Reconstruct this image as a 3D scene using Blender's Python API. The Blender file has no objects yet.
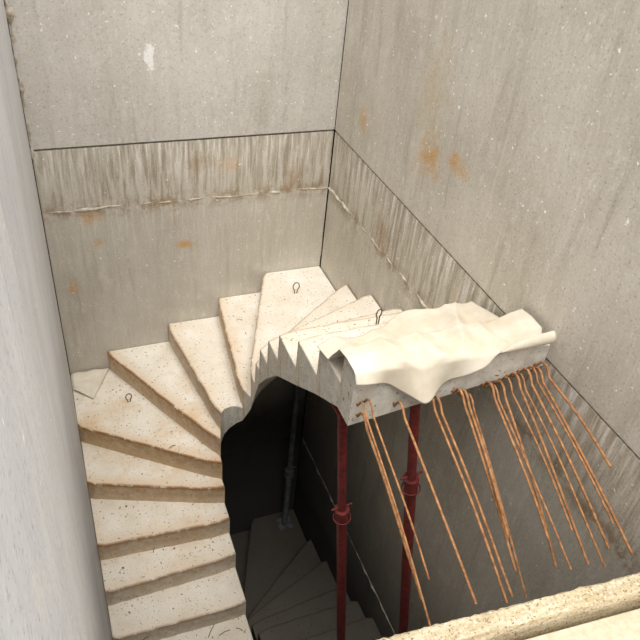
import bpy, bmesh, math, random
from mathutils import Vector, Matrix, noise
random.seed(7)
scene=bpy.context.scene
scene.view_settings.view_transform='Standard'
W=2.025; R=0.177; Z0=2.194; STOREY=18*R
def zk(k): return Z0+R*k

# ---------------- node helpers ----------------
class N:
    def __init__(s,name,rough=0.85):
        s.m=bpy.data.materials.new(name); s.m.use_nodes=True
        s.t=s.m.node_tree; s.b=s.t.nodes['Principled BSDF']; s.b.inputs['Roughness'].default_value=rough
        s.b.inputs['Specular IOR Level'].default_value=0.25
    def n(s,typ,**kw):
        x=s.t.nodes.new(typ)
        for k,v in kw.items(): setattr(x,k,v)
        return x
    def l(s,a,b): s.t.links.new(a,b)
    def pos(s):
        return s.n('ShaderNodeNewGeometry').outputs['Position']
    def mapping(s,vec,scale):
        m=s.n('ShaderNodeMapping'); m.inputs['Scale'].default_value=scale; s.l(vec,m.inputs['Vector']); return m.outputs[0]
    def noise(s,vec,scale,detail=4,rough=0.55,dist=0):
        x=s.n('ShaderNodeTexNoise'); x.inputs['Scale'].default_value=scale; x.inputs['Detail'].default_value=detail
        x.inputs['Roughness'].default_value=rough; x.inputs['Distortion'].default_value=dist
        s.l(vec,x.inputs['Vector']); return x.outputs['Fac']
    def ramp(s,f,a,b,va=0.0,vb=1.0):
        x=s.n('ShaderNodeMapRange'); x.clamp=True
        for i,v in enumerate((a,b,va,vb)): x.inputs[i+1].default_value=v
        s.l(f,x.inputs[0]); return x.outputs[0]
    def math(s,op,a,b=None):
        x=s.n('ShaderNodeMath',operation=op)
        for i,v in enumerate((a,b)):
            if v is None: continue
            if isinstance(v,(int,float)): x.inputs[i].default_value=v
            else: s.l(v,x.inputs[i])
        return x.outputs[0]
    def mix(s,f,a,b):
        x=s.n('ShaderNodeMix',data_type='RGBA')
        if isinstance(f,(int,float)): x.inputs[0].default_value=f
        else: s.l(f,x.inputs[0])
        for i,v in ((6,a),(7,b)):
            if isinstance(v,tuple): x.inputs[i].default_value=(*v,1)
            else: s.l(v,x.inputs[i])
        return x.outputs[2]
    def sep(s,vec):
        x=s.n('ShaderNodeSeparateXYZ'); s.l(vec,x.inputs[0]); return x.outputs
    def blob(s,vec,c,r,sz=1.0,fuzz=0.5,nz=None):
        v=s.n('ShaderNodeVectorMath',operation='SUBTRACT'); s.l(vec,v.inputs[0]); v.inputs[1].default_value=c
        v2=s.n('ShaderNodeVectorMath',operation='MULTIPLY'); s.l(v.outputs[0],v2.inputs[0]); v2.inputs[1].default_value=(1,1,1/sz)
        ln=s.n('ShaderNodeVectorMath',operation='LENGTH'); s.l(v2.outputs[0],ln.inputs[0])
        d=s.math('DIVIDE',ln.outputs['Value'],r)
        if nz is not None: d=s.math('ADD',d,s.math('MULTIPLY',s.math('SUBTRACT',nz,0.5),3.0))
        return s.ramp(d,1.0,1.0-fuzz)
    def bump(s,h,strength=0.3,dist=0.01):
        x=s.n('ShaderNodeBump'); x.inputs['Strength'].default_value=strength; x.inputs['Distance'].default_value=dist
        s.l(h,x.inputs['Height']); s.l(x.outputs[0],s.b.inputs['Normal'])
    def color(s,c):
        if isinstance(c,tuple): s.b.inputs['Base Color'].default_value=(*c,1)
        else: s.l(c,s.b.inputs['Base Color'])
        return s.m
def C(r,g,b):
    f=lambda v:(v/255/12.92 if v/255<=0.04045 else ((v/255+0.055)/1.055)**2.4)
    return (f(r),f(g),f(b))

def wall_mat(name,up_a,up_b,lo_a,lo_b,blobs=(),splash=(),band=True,streak=0.35,shade_z=(0.2,2.4)):
    s=N(name,0.6); p=s.pos(); x,y,z=s.sep(p)
    big=s.noise(p,1.6,5); mid=s.noise(p,7,6,0.65); fine=s.noise(p,90,3,0.7)
    st=s.noise(s.mapping(p,(9,9,0.9)),1.0,6,0.7,.3); st2=s.noise(s.mapping(p,(38,38,2.2)),1.0,4,0.75,.4)
    m1=s.ramp(s.math('ADD',s.math('MULTIPLY',big,0.6),s.math('MULTIPLY',st,0.4)),0.38,0.62)
    up=s.mix(m1,up_a,up_b); lo=s.mix(m1,lo_a,lo_b)
    isup=s.ramp(z,4.04,4.06)
    c=s.mix(isup,lo,up)
    c=s.mix(s.math('MULTIPLY',s.ramp(st2,0.56,0.76),streak),c,C(234,230,221))
    c=s.mix(s.math('MULTIPLY',s.ramp(st,0.56,0.74),0.45),c,C(150,143,130))
    c=s.mix(s.math('MULTIPLY',s.ramp(mid,0.55,0.75),0.45),c,C(232,227,217))
    sc=s.noise(s.mapping(p,(26,26,9)),1.0,6,0.8,.6)
    c=s.mix(s.math('MULTIPLY',s.ramp(sc,0.55,0.65),0.4),c,C(236,231,221))
    tan=s.noise(s.mapping(p,(5,5,1.6)),1.0,6,0.75,.5)
    c=s.mix(s.math('MULTIPLY',s.ramp(tan,0.6,0.72),0.28),c,C(196,172,134))
    if band:
        wob=s.math('ADD',z,s.math('MULTIPLY',s.math('SUBTRACT',mid,0.5),0.06))
        bm_=s.math('MULTIPLY',s.ramp(wob,3.60,3.63),s.ramp(z,4.055,4.045))
        c=s.mix(s.math('MULTIPLY',bm_,0.5),c,C(208,201,186))
        dr=s.noise(s.mapping(p,(30,30,2.5)),1.0,5,0.7,.3)
        dm=s.math('MULTIPLY',bm_,s.ramp(dr,0.48,0.62))
        c=s.mix(s.math('MULTIPLY',dm,0.7),c,C(148,133,110))
        wm=s.math('MULTIPLY',s.ramp(z,3.7,4.04),s.math('MULTIPLY',bm_,s.ramp(dr,0.48,0.38)))
        c=s.mix(s.math('MULTIPLY',wm,0.85),c,C(244,240,232))
        und=s.math('MULTIPLY',s.ramp(z,3.0,3.62),s.ramp(z,3.63,3.61))
        c=s.mix(s.math('MULTIPLY',s.math('MULTIPLY',und,s.ramp(st2,0.5,0.6)),0.5),c,C(222,216,202))
        nb=s.noise(p,9,5,0.7)
        rim=s.math('MULTIPLY',s.math('MULTIPLY',s.ramp(z,3.52,3.61),s.ramp(z,3.70,3.61)),s.ramp(nb,0.46,0.56))
        c=s.mix(s.math('MULTIPLY',rim,0.75),c,C(146,118,82))
    nz=s.noise(p,11,5,0.7)
    for (cc,r,sz,col,a) in blobs:
        c=s.mix(s.math('MULTIPLY',s.blob(p,cc,r,sz,0.9,nz),a),c,C(*col))
    for (cc,r,sz) in splash:
        c=s.mix(s.blob(p,cc,r,sz,0.15,nz),c,C(248,246,242))
    c=s.mix(s.math('MULTIPLY',s.ramp(fine,0.58,0.7),0.5),c,C(240,236,230))
    sp=s.noise(p,38,2,0.5); c=s.mix(s.ramp(sp,0.70,0.73),c,C(248,246,242))
    c=s.mix(s.math('MULTIPLY',s.ramp(fine,0.42,0.3),0.55),c,C(114,106,94))
    c=s.mix(s.math('MULTIPLY',s.ramp(s.math('ADD',z,s.math('MULTIPLY',s.math('SUBTRACT',big,.5),.8)),shade_z[1],shade_z[0]),.93),c,C(60,59,58))  # painted shade: wall colour darkens down into the shaft
    s.bump(s.math('ADD',mid,s.math('MULTIPLY',fine,0.4)),0.2,0.005)
    return s.color(c)
OR=(206,154,78)
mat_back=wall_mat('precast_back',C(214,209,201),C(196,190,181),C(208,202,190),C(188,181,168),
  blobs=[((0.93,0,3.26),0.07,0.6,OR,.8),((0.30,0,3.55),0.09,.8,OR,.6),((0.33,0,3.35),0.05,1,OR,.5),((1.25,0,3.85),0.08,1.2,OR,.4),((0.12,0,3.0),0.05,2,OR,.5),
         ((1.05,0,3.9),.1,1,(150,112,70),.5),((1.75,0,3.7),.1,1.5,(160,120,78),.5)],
  splash=[((0.758,0,4.60),0.035,2.6)],shade_z=(1.2,2.0))
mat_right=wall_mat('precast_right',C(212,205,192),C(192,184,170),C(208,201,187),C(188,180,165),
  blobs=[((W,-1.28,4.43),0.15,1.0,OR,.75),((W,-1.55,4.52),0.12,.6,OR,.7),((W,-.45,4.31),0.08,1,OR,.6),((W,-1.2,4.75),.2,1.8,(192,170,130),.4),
         ((W,-.9,3.72),.15,1,(160,120,78),.5),((W,-1.9,3.4),.2,3,(205,180,130),.4)],shade_z=(.3,2.3))
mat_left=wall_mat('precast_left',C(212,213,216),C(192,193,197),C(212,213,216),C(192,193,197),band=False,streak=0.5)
mat_dark=N('joint_gap_backing').color(C(48,44,40))  # dark backing behind the open panel joints
def tread_mat(name,shaded):
    s=N(name,0.8); p=s.pos()
    uv=s.n('ShaderNodeUVMap'); uv.uv_map='st'; ux,vy,_=s.sep(uv.outputs[0])
    at=s.n('ShaderNodeAttribute'); at.attribute_name='rust'; ru=at.outputs['Fac']
    big=s.noise(p,5,5,0.6); fine=s.noise(p,120,3,0.7); mid=s.noise(p,18,5,0.7)
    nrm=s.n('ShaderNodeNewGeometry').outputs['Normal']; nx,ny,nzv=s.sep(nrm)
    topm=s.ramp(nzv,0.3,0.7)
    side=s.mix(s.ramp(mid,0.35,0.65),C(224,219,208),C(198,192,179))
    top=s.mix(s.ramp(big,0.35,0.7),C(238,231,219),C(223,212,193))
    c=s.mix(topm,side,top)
    vd=s.math('ADD',vy,s.math('MULTIPLY',s.math('SUBTRACT',big,0.5),0.22))
    edge=s.math('MULTIPLY',s.ramp(vd,0.11,0.0),s.math('ADD',s.math('MULTIPLY',ru,0.8),0.06))
    c=s.mix(s.math('MULTIPLY',edge,0.6),c,C(206,164,106))
    patch=s.math('MULTIPLY',s.ramp(s.noise(p,3.2,6,0.7),0.5,0.68),ru)
    c=s.mix(s.math('MULTIPLY',patch,0.5),c,C(208,170,114))
    ln=s.math('MULTIPLY',s.math('MULTIPLY',s.ramp(vy,-.026,-.006),s.ramp(vy,.02,.006)),s.ramp(mid,.36,.48))
    c=s.mix(s.math('MULTIPLY',ln,s.math('ADD',s.math('MULTIPLY',ru,.6),.35)),c,C(128,84,44))
    fr=s.math('MULTIPLY',s.ramp(vy,0.012,-0.004),s.ramp(vy,-0.16,-0.02))
    frn=s.math('MULTIPLY',fr,s.math('MULTIPLY',s.ramp(mid,0.4,0.6),s.math('ADD',s.math('MULTIPLY',ru,0.7),0.15)))
    c=s.mix(s.math('MULTIPLY',frn,0.7),c,C(184,136,82))
    c=s.mix(s.math('MULTIPLY',s.ramp(fine,0.57,0.69),0.55),c,C(170,153,128))
    sp=s.noise(p,60,2,0.5); c=s.mix(s.ramp(sp,0.66,0.70),c,C(146,122,94))
    if shaded: c=s.mix(.85,c,C(56,51,44))  # shadow of the lower shaft mixed into the concrete colour
    s.bump(s.math('ADD',mid,s.math('MULTIPLY',fine,0.5)),0.35,0.006)
    return s.color(c)
mat_tread=tread_mat('stair_concrete',0); mat_tread2=tread_mat('stair_concrete_shaded',1)
def simple(name,a,b,sc=20,rough=.7,metal=0,bs=.3):
    s=N(name,rough); p=s.pos(); n=s.noise(p,sc,5,.65); s.b.inputs['Metallic'].default_value=metal
    s.bump(n,bs,0.004); return s.color(s.mix(s.ramp(n,.36,.64),a,b))
mat_rust=simple('rusty_rebar',C(192,142,96),C(134,90,60),40,.85)
mat_greyre=simple('loop_wire',C(130,118,104),C(100,78,58),60,.8)
mat_red=simple('red_oxide_paint',C(138,58,54),C(100,46,44),30,.55)
mat_steel=simple('dark_galv',C(150,153,158),C(108,112,117),25,.5,.2)
mat_cloth=simple('cream_sheet',C(226,218,202),C(210,197,174),5,.9,0,.2)
mat_mortar=simple('mortar',C(214,207,194),C(170,154,130),25,.95,0,.8)
def board():
    s=N('rough_board',.9); p=s.pos(); n=s.noise(s.mapping(p,(6,40,40)),1,6,.7); f=s.noise(p,110,4,.7)
    c=s.mix(s.ramp(n,.38,.62),C(212,198,170),C(184,166,132)); c=s.mix(s.ramp(f,.56,.64),c,C(122,100,70)); c=s.mix(s.ramp(f,.42,.34),c,C(234,227,210))
    s.bump(f,.6,.004); return s.color(c)
mat_slab2=board()
mat_slab=simple('edge_concrete',C(212,202,180),C(194,181,154),35,.9,0,.5)
mat_wood=simple('weathered_wood',C(150,120,86),C(100,78,54),30,.9)
mat_floor=simple('rough_floor',C(90,85,78),C(66,62,56),8,.9)
mat_front=simple('rough_light_block',C(110,104,96),C(86,82,76),8,.9)

# ---------------- mesh builder ----------------
class B:
    def __init__(s): s.v=[];s.f=[];s.mi=[];s.sm=[]
    def add(s,vs,fs,mi=0,sm=False):
        o=len(s.v); s.v+= [tuple(v) for v in vs]
        for f in fs: s.f.append([i+o for i in f]); s.mi.append(mi); s.sm.append(sm)
    def box(s,lo,hi,mi=0,M=None):
        vs=[Vector((x,y,z)) for x in(lo[0],hi[0]) for y in(lo[1],hi[1]) for z in(lo[2],hi[2])]
        if M: vs=[M@v for v in vs]
        s.add(vs,[(0,1,3,2),(4,6,7,5),(0,4,5,1),(2,3,7,6),(0,2,6,4),(1,5,7,3)],mi)
    def tube(s,pts,r,seg=10,mi=0,closed=False,cap=True):
        pts=[Vector(p) for p in pts]; n=len(pts); vs=[];fs=[]
        t0=(pts[1]-pts[0]).normalized(); up=Vector((0,0,1)) if abs(t0.z)<.9 else Vector((1,0,0))
        a=t0.cross(up).normalized()
        for i,p in enumerate(pts):
            if closed: t=(pts[(i+1)%n]-pts[i-1]).normalized()
            else: t=(pts[min(i+1,n-1)]-pts[max(i-1,0)]).normalized()
            a=(a-t*a.dot(t)).normalized(); b=t.cross(a)
            rr=r[i] if isinstance(r,(list,tuple)) else r
            for k in range(seg):
                th=2*math.pi*k/seg; vs.append(p+(a*math.cos(th)+b*math.sin(th))*rr)
        for i in range(n if closed else n-1):
            for k in range(seg):
                j=(i+1)%n; fs.append((i*seg+k,i*seg+(k+1)%seg,j*seg+(k+1)%seg,j*seg+k))
        s.add(vs,fs,mi,True)
        if cap and not closed:
            s.add(vs[:seg],[tuple(range(seg))[::-1]],mi); s.add(vs[-seg:],[tuple(range(seg))],mi)
    def obj(s,name,mats,bevel=0,parent=None):
        me=bpy.data.meshes.new(name); me.from_pydata(s.v,[],s.f)
        for m in mats: me.materials.append(m)
        for p,mi,sm in zip(me.polygons,s.mi,s.sm): p.material_index=mi; p.use_smooth=sm
        me.validate(); bm=bmesh.new(); bm.from_mesh(me); bmesh.ops.recalc_face_normals(bm,faces=bm.faces); bm.to_mesh(me); bm.free()
        o=bpy.data.objects.new(name,me); scene.collection.objects.link(o)
        if parent: o.parent=parent
        if bevel:
            m=o.modifiers.new('bev','BEVEL'); m.width=bevel; m.segments=2; m.limit_method='ANGLE'
        return o

# ---------------- room shell ----------------
ZB=-2.5; ZT=6.7; ZJ=4.054; ZJ2=ZJ-STOREY
b=B(); b.box((0.004,0,ZB),(W-0.004,.15,ZJ2-.007)); b.box((0.004,0,ZJ2+.007),(W-0.004,.15,ZJ-.007)); b.box((0.004,-.006,ZJ+.007),(W-0.004,.15,ZT)); b.box((-.2,.15,ZB),(W+.2,.2,ZT),1)
wb=b.obj('wall_back',[mat_back,mat_dark],.004)
b=B(); b.box((W,-5.2,ZB),(W+.15,-.008,ZJ2-.007)); b.box((W,-5.2,ZJ2+.007),(W+.15,-.008,ZJ-.007)); b.box((W-.006,-5.2,ZJ+.007),(W+.15,-.014,ZT)); b.box((W+.15,-5.2,ZB),(W+.2,.15,ZT),1)
wr=b.obj('wall_right',[mat_right,mat_dark],.004)
b=B(); b.box((-.15,-5.2,ZB),(0,-.008,ZJ-.005)); b.box((-.15,-5.2,ZJ+.005),(0.001,-.008,ZT)); b.box((-.2,-5.2,ZB),(-.15,.15,ZT),1)
wl=b.obj('wall_left',[mat_left,mat_dark],.003)
b=B(); b.box((0,-3.9,ZB),(W,-3.75,3.9)); b.obj('wall_front_light_block',[mat_front])  # unseen wall, added to keep sky light out of the lower shaft
b=B(); b.box((-.2,-3.9,ZB-.1),(W+.2,.2,ZB)); b.obj('floor',[mat_floor])

def ridge(name,parent,p0,p1,out,h=0.02,d=0.01,seed=0,dens=220,up=Vector((0,0,1)),bias=.3):
    b=B(); p0=Vector(p0);p1=Vector(p1);out=Vector(out); vs=[];fs=[];n=dens;m=6
    for i in range(n+1):
        c=p0.lerp(p1,i/n); q=c*9+Vector((seed,)*3)
        c=c+up*0.012*noise.noise(q*.6); hh=h*(.35+1.3*abs(noise.noise(q*1.7)))
        amp=max(0.0,bias+1.1*noise.noise(q*1.3+Vector((5,5,5))))
        for j in range(m+1):
            th=math.pi*j/m
            dd=d*amp*math.sin(th)*(1+.5*noise.noise(q*5+Vector((j,0,0))))
            vs.append(c+up*(hh*-math.cos(th)*(.4+amp*.7))+out*(dd-.0015))
    for i in range(n):
        for j in range(m):
            a=i*(m+1)+j; fs.append((a,a+1,a+m+2,a+m+1))
    b.add(vs,fs,0,True); return b.obj(name,[mat_mortar],parent=parent)
ridge('mortar_seam_back',wb,(0.01,0,3.615),(W-.01,0,3.605),(0,-1,0),.016,.014,1)
ridge('mortar_seam_right',wr,(W,-.01,3.605),(W,-2.0,3.63),(-1,0,0),.016,.014,4)
ridge('mortar_seam_lower',wr,(W,-.01,ZJ2),(W,-3.6,ZJ2),(-1,0,0),.010,.012,6,bias=.6)
ridge('mortar_corner_left',wb,(0.012,0,ZJ-.05),(0.012,0,5.2),(0.4,-1,0),.018,.022,9,160,Vector((1,0,0)),.4)
ridge('mortar_corner_right',wb,(W-.008,0,3.0),(W-.008,0,5.3),(-.5,-1,0),.006,.006,13,160,Vector((1,0,0)))

# ---------------- staircase ----------------
L=0.9; RI=1.112; eps=.003
ol,orr,ob=eps,W-.009,-eps
edge={
 -7:((L,-2.62),(ol,-2.62)),-6:((L,-2.36),(ol,-2.36)),-5:((L,-2.10),(ol,-2.10)),-4:((L,-1.845),(ol,-1.82)),-3:((L,-1.57),(ol,-1.585)),
 -2:((L,-1.40),(ol,-1.34)),-1:((L,-1.262),(ol,-.94)),0:((L,-1.19),(ol,-.545)),1:((L+.003,-1.13),(.30,ob)),2:((.925,-1.055),(.78,ob)),
 3:((1.08,-1.05),(1.19,ob)),4:((RI-.003,-1.13),(1.565,ob)),5:((RI,-1.19),(orr,-.53)),6:((RI,-1.262),(orr,-.915)),7:((RI,-1.40),(orr,-1.32)),
 8:((RI,-1.57),(orr,-1.57)),9:((RI,-1.84),(orr,-1.83)),10:((RI,-2.10),(orr,-2.09)),11:((RI,-2.35),(orr,-2.34)),12:((RI,-2.47),(orr,-2.545))}
rust={-6:.2,-5:.2,-4:.3,-3:.45,-2:.7,-1:.95,0:1,1:.9,2:.45,3:.65,4:.3,5:.3,6:.25,7:.25,8:.25,9:.2,10:.2,11:.2}
def V2(p): return Vector((p[0],p[1],0))
def staircase(name,dz,mat):
    verts=[];faces=[];uvs=[];ratt=[];bw=[]
    NC=16
    for k in range(-6,12):
        i0,o0=map(V2,edge[k]); i1,o1=map(V2,edge[k+1])
        if k==0: rows=[(i0,o0,0),(i0.lerp(i1,.6),Vector((ol,ob,0)),.6),(i1,o1,1)]
        elif k==4: rows=[(i0,o0,0),(i0.lerp(i1,.5),Vector((orr,ob,0)),.5),(i1,o1,1)]
        elif k==2: rows=[(i0,o0,0),(Vector((.958,-1.02,0)),o0.lerp(o1,.25),.25),(Vector((1.005,-1.008,0)),o0.lerp(o1,.5),.5),(Vector((1.05,-1.02,0)),o0.lerp(o1,.75),.75),(i1,o1,1)]
        else: rows=[(i0,o0,0),(i0.lerp(i1,.5),o0.lerp(o1,.5),.5),(i1,o1,1)]
        z=zk(k)+dz; nr=len(rows); fr=[]
        ed=(o0-i0).normalized(); nrm=Vector((ed.y,-ed.x,0))
        cen=(i1+o1)/2
        if nrm.dot((i0+o0)/2-cen)<0: nrm=-nrm
        T=[];Bt=[]
        for r,(pi,po,s) in enumerate(rows):
            for c in range(NC+1):
                t=c/NC; p=pi.lerp(po,t)
                if r==0:
                    fade=min(1,t*8,(1-t)*8)
                    p=p+nrm*(0.022*min(1,t*10)*(1 if 1-t>.02 else .2)+.008*noise.noise(p*12+Vector((k,0,0)))*fade)
                    fr.append(p.copy())
                zz=z+.004*noise.noise(p*6+Vector((0,0,k)))
                T.append(len(verts)); verts.append((p.x,p.y,zz))
                d=(p-fr[c]).length
                uvs.append((t,d if r else 0.0)); ratt.append(rust[k])
        for r,(pi,po,s) in enumerate(rows):
            for c in range(NC+1):
                p=pi.lerp(po,c/NC)
                Bt.append(len(verts)); zb=z-.30+R*s
                tt=c/NC
                if k==11: zb=z-.325+.2*tt
                if k==10: zb=z-.30+(.152+.2*tt)*s
                verts.append((p.x,p.y,zb)); uvs.append((c/NC,-.3 if r==0 else .3)); ratt.append(rust[k])
        w=NC+1
        for r in range(nr-1):
            for c in range(NC):
                a=r*w+c; faces.append((T[a],T[a+1],T[a+w+1],T[a+w])); faces.append((Bt[a],Bt[a+w],Bt[a+w+1],Bt[a+1]))
            for c in (0,NC):
                a=r*w+c; faces.append((T[a],T[a+w],Bt[a+w],Bt[a]))
                bw.append((T[a],T[a+w]))
        for c in range(NC):
            faces.append((T[c],Bt[c],Bt[c+1],T[c+1])); bw.append((T[c],T[c+1]))
            a=(nr-1)*w+c; faces.append((T[a],T[a+1],Bt[a+1],Bt[a]))
            if k==11: bw.append((T[a],T[a+1]))
    me=bpy.data.meshes.new(name); me.from_pydata(verts,[],faces)
    uvl=me.uv_layers.new(name='st')
    for lp in me.loops: uvl.data[lp.index].uv=uvs[lp.vertex_index]
    at=me.attributes.new('rust','FLOAT','POINT')
    for i,v in enumerate(ratt): at.data[i].value=v
    wt=me.attributes.new('bevel_weight_edge','FLOAT','EDGE')
    S={tuple(sorted(e)) for e in bw}
    for e in me.edges:
        if tuple(sorted(e.vertices)) in S: wt.data[e.index].value=1
    bm=bmesh.new(); bm.from_mesh(me); bmesh.ops.recalc_face_normals(bm,faces=bm.faces); bm.to_mesh(me); bm.free()
    me.materials.append(mat)
    o=bpy.data.objects.new(name,me); scene.collection.objects.link(o)
    m=o.modifiers.new('bev','BEVEL'); m.width=.009; m.segments=3; m.limit_method='WEIGHT'
    return o
stair=staircase('winder_staircase',0,mat_tread)
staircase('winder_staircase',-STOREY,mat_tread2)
b=B(); b.box((.003,-3.74,zk(-7)-.2),(W-.009,-2.56,zk(-7))); b.obj('half_landing_slab',[mat_floor],.006)
# upper landing edge
b=B(); M=Matrix.Translation((1.0,-3.53,0))@Matrix.Rotation(math.radians(-4.4),4,'Z')
vs=[];fs=[];nx=160
for i in range(nx+1):
    x=-.99+1.985*i/nx
    for j,(yy,zz) in enumerate([(0,3.86),(0,4.135),(-.006,4.142),(-.06,4.142),(-.064,4.118),(-.075,3.86)]):
        q=Vector((x*14,yy*20,j)); jig=.003*noise.noise(q)+.003*noise.noise(q*4) if j in(1,2,3,4) else 0
        p=M@Vector((x,yy+jig,zz+jig)); p.x=min(max(p.x,.003),W-.009); vs.append(p)
for i in range(nx):
    for j in range(6):
        a=i*6+j;c=i*6+(j+1)%6; fs.append((a,c,c+6,a+6))
b.add(vs,fs,0); b.obj('landing_edge_board',[mat_slab2])
b=B()
vs=[(.003,-3.545,3.9),(W-.009,-3.70,3.9),(W-.009,-4.9,3.9),(.003,-4.9,3.9)]
vs=vs+[(x,y,4.11) for x,y,_ in vs]
b.add(vs,[(0,1,2,3),(4,7,6,5),(0,4,5,1),(1,5,6,2),(2,6,7,3),(3,7,4,0)]); b.obj('upper_landing_slab',[mat_slab],.004)

# ---------------- rebar ----------------
D=4.3; CX=.0675
def P(x,y,dn): return Vector((CX+x*D,-4.3+y*D,6-dn*D))
bars=[(.249,.473,.249,.237,.566),(.251,.488,.252,.2595,.563),(.289,.480,.289,.235,.551),(.255,.470,.262,.27,.553),
 (.320,.474,.324,.232,.562),(.329,.480,.334,.2376,.566),(.3648,.482,.3648,.2467,.598),(.358,.476,.352,.2817,.5446),(.3525,.474,.356,.262,.572),
 (.3907,.474,.3907,.2356,.548),(.385,.470,.385,.2655,.541),(.397,.470,.392,.25,.565),(.418,.463,.418,.2242,.5394),(.412,.462,.410,.235,.548),
 (.437,.458,.437,.2193,.5225),(.430,.456,.431,.2448,.508),(.424,.458,.427,.235,.53),(.442,.4515,.441,.2796,.4727),(.404,.466,.406,.262,.53)]
b=B()
for i,(x0,d0,x1,y1,d1) in enumerate(bars):
    ye=.4256-.0175*(x0-.249)/.2
    a=P(x0,ye+.02,d0+.012); s0=P(x0,ye-.003,d0+.005); s1=P(x0,ye-.007,d0-.003); s2=P(x0,ye-.012,d0-.0065); s3=P(x0,ye-.018,d0-.004); e=P(x1,y1,d1)
    pts=[a,s0,s1,s2,s3]; n=12
    k1=P(x0,ye-.024,d0+.003)
    for t in range(n+1):
        f=t/n; p=k1.lerp(e,f); p.z+=.015*math.sin(math.pi*f)+.002*math.sin(6*f+i); p.x+=.003*math.sin(4*f+i*1.7)*f; pts.append(p)
    b.tube(pts,.0060 if i%3 else .0048,8,0)
b.obj('starter_rebar_bundle',[mat_rust])

def loop(x,y,z,h=.075,w=.022,ang=0):
    b=B(); pts=[]
    for i in range(17):
        th=-0.35*math.pi+ (1.7*math.pi)*i/16
        pts.append(Vector((x+w*math.cos(th)*math.cos(ang),y+w*math.cos(th)*math.sin(ang),z+h-w+w*1.4*math.sin(th))))
    pts=[Vector((x+.006,y,z-.02))]+pts+[Vector((x-.006,y,z-.02))]
    b.tube(pts,.004,8); b.obj('lifting_loop',[mat_greyre],parent=stair)
loop(1.70,-.32,zk(4),.09,.025); loop(1.655,-1.66,zk(8),.13,.020,.3); loop(.385,-.42,zk(0),.075,.022,.2)

# ---------------- cream sheet ----------------
def sheet():
    NU,NV=100,76; vs=[];fs=[]
    z10,z11=zk(10)+.012,zk(11)+.012
    def sstep(a,b,x):
        t=max(0,min(1,(x-a)/(b-a))); return t*t*(3-2*t)
    def crease(x,w): return max(0,1-abs(x)/w)**1.4
    for i in range(NU+1):
        u=i/NU; x=1.090+u*.900
        yend=-2.484-.068*u
        yb=-2.11+.12*sstep(.15,.6,u)+.02*math.sin(13*u)
        top=[(yb, z10),(-2.24,z10+.03),(-2.335,z11-.01),(-2.41,z11+.004),(yend,z11)]
        hang=.045+.125*math.exp(-((u-.33)/.16)**2)+.05*math.exp(-((u-.50)/.09)**2)
        curl=sstep(.62,.85,u)
        wave=math.cos((u-.34)*2*math.pi/.30)
        pth=list(top)
        for q in range(1,9):
            f=q/8
            hy=yend-.012-.035*f*(1+wave)*(hang/.2+.2); hz=z11-hang*f
            th=f*math.radians(170); rr=.020+.04*max(0,u-.7)
            cy=yend-rr*math.sin(th)*.9-.002; cz=z11+rr-rr*math.cos(th)
            pth.append((hy*(1-curl)+cy*curl,hz*(1-curl)+cz*curl))
        P_=[Vector((0,a,c)) for a,c in pth]; ls=[0]
        for a,c in zip(P_,P_[1:]): ls.append(ls[-1]+(c-a).length)
        for j in range(NV+1):
            t=ls[-1]*j/NV; k=0
            while k<len(ls)-2 and ls[k+1]<t: k+=1
            p=P_[k].lerp(P_[k+1],(t-ls[k])/(ls[k+1]-ls[k]))
            v=j/NV
            fold=.034*crease(u-(.50+.36*(1-v)),.10)*(1-v*.4)+.026*crease(u-(.10+.20*v),.09)+.022*crease(u-(.32+.14*v),.08)+.02*crease(u-(.80-.1*v),.06)
            lift=.04*sstep(.8,1,u)*sstep(.0,.35,v)
            w_=(fold+lift)*(1 if v<.8 else .4)+abs(noise.noise(Vector((u*9,v*4,7))))*.008
            vs.append(Vector((min(x,W-.014),p.y,p.z+w_+.003)))
    for i in range(NU):
        for j in range(NV):
            a=i*(NV+1)+j; fs.append((a,a+1,a+NV+2,a+NV+1))
    b=B(); b.add(vs,fs,0,True); o=b.obj('draped_sheet',[mat_cloth])
    m=o.modifiers.new('s','SMOOTH'); m.iterations=1
    m=o.modifiers.new('t','SOLIDIFY'); m.thickness=.004; m.offset=1
sheet()
b=B(); vs=[];fs=[]; n=14
A,Bq,Cq,Dq=Vector((.012,-.012,0)),Vector((.30,-.012,0)),Vector((.012,-.20,0)),Vector((.14,-.33,0))
for i in range(n+1):
    for j in range(n+1):
        p=A.lerp(Bq,i/n).lerp(Cq.lerp(Dq,i/n),j/n)
        vs.append((p.x,p.y,zk(0)+.010+.022*abs(noise.noise(p*9))+.03*max(0,(j/n-.75))*noise.noise(p*14)))
for i in range(n):
    for j in range(n):
        a=i*(n+1)+j; fs.append((a,a+1,a+n+2,a+n+1))
b.add(vs,fs,0,True); o=b.obj('sheet_scrap',[mat_cloth]); m=o.modifiers.new('t','SOLIDIFY'); m.thickness=.004;m.offset=1

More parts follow.
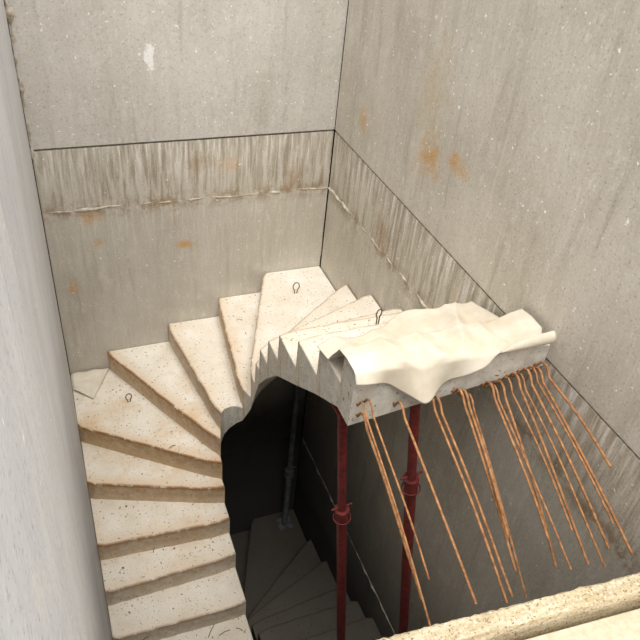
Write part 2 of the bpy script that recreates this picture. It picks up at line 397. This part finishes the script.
# ---------------- props ----------------
def prop(name,top,bot,mats,r=.03,joint=.5,pl=.075):
    top=Vector(top);bot=Vector(bot);d=(top-bot);Ln=d.length;d.normalize(); b=B()
    j=bot+d*Ln*joint
    b.tube([bot,j],r,20,0); b.tube([j,top],r*.8,20,0)
    b.tube([j-d*.10,j+d*.0],r*1.2,20,1); b.tube([j,j+d*.025],r*1.4,20,1)
    side=d.cross(Vector((0,1,0))).normalized(); f=side.cross(d)
    b.tube([j-side*.06+d*.045,j+side*.06+d*.045],.006,8,1)
    pts=[j-d*.06+side*.048*math.cos(t)+f*.048*math.sin(t) for t in [i*math.pi/8 for i in range(16)]]
    b.tube(pts,.004,6,1,closed=True)
    for i in range(1,9):
        q=j+d*(.08+i*.1)
        if (q-bot).length<Ln-.06: b.tube([q-f*(r*.81),q-f*(r*.78)],.008,10,1)
    for z,s in((top,1),(bot,-1)):
        M=Matrix.Translation(z); h=pl if s<0 else .045
        b.box((-h,-h,-.008 if s>0 else 0),(h,h,0 if s>0 else .008),0,M)
        for a in range(4):
            v=side if a%2 else f; v=v*(1 if a<2 else -1)
            b.add([z,z+v*.04,z-d*s*.05],[(0,1,2)],1)
    return b.obj(name,mats)
prop('red_steel_prop',P(.258,.470,.526),P(.348,.4965,1.2124),[mat_red,mat_red],joint=.70)
prop('red_steel_prop',P(.324,.437,.495),P(.428,.434,1.172),[mat_red,mat_red],joint=.78,pl=.055)
prop('grey_steel_prop',(1.86,-.16,zk(4)-.32),(1.86,-.16,zk(4)-STOREY+.006),[mat_steel,mat_steel],joint=.3)

# ---------------- debris ----------------
b=B()
def stick(x,y,z,l,a,r=.003,mi=0):
    dx,dy=math.cos(a)*l/2,math.sin(a)*l/2
    b.tube([(x-dx,y-dy,z+r),(x,y+.004,z+r+.004),(x+dx,y+dy,z+r)],r,6,mi)
for x,y,k,l,a in[(.62,-1.98,-4,.10,.9),(.70,-2.02,-4,.08,.2),(.5,-2.15,-5,.07,1.8),(.8,-2.03,-4,.05,2.4),(.2,-1.9,-4,.05,.4),(.35,-1.5,-2,.04,1.2),(.6,-.95,0,.05,.3)]:
    stick(x,y,zk(k)+.003,l,a)
for i in range(70):
    k=random.choice([-5,-4,-3,-2,-1,0,1,8,9]); i0,o0=edge[k]; i1,o1=edge[k+1]
    t=random.uniform(.1,.9); s=random.uniform(.3,.9)
    p=V2(i0).lerp(V2(o0),t).lerp(V2(i1).lerp(V2(o1),t),s); r=random.uniform(.002,.007)
    b.box((-r,-r*.7,-r*.5),(r,r*.7,r*.5),random.choice([0,1]),Matrix.Translation((p.x,p.y,zk(k)+r*.5+.003))@Matrix.Rotation(random.random()*3,4,'Z'))
b.obj('construction_debris',[mat_wood,mat_mortar],parent=stair)

# ---------------- light ----------------
w=bpy.data.worlds.new('w'); scene.world=w; w.use_nodes=True
bg=w.node_tree.nodes['Background']; bg.inputs[0].default_value=(1,.99,.975,1); bg.inputs[1].default_value=1.5
sd=bpy.data.lights.new('sun','SUN'); sd.energy=3.2; sd.angle=math.radians(42); sd.color=(1,.98,.945)
so=bpy.data.objects.new('sun',sd); scene.collection.objects.link(so)
so.rotation_euler=Vector((.10,.34,-1)).to_track_quat('-Z','Y').to_euler()
# ---------------- camera ----------------
cd=bpy.data.cameras.new('camera'); co=bpy.data.objects.new('camera',cd); scene.collection.objects.link(co)
cd.sensor_width=36; cd.lens=693/640*36; cd.clip_start=.01
fw=Vector((.335,.716,-.612)).normalized(); rt=Vector((.929,-.358,.090)); rt=(rt-fw*rt.dot(fw)).normalized(); up=rt.cross(fw)
M=Matrix((rt,up,-fw)).transposed().to_4x4(); M.translation=Vector((CX,-4.3,6)); co.matrix_world=M
scene.camera=co
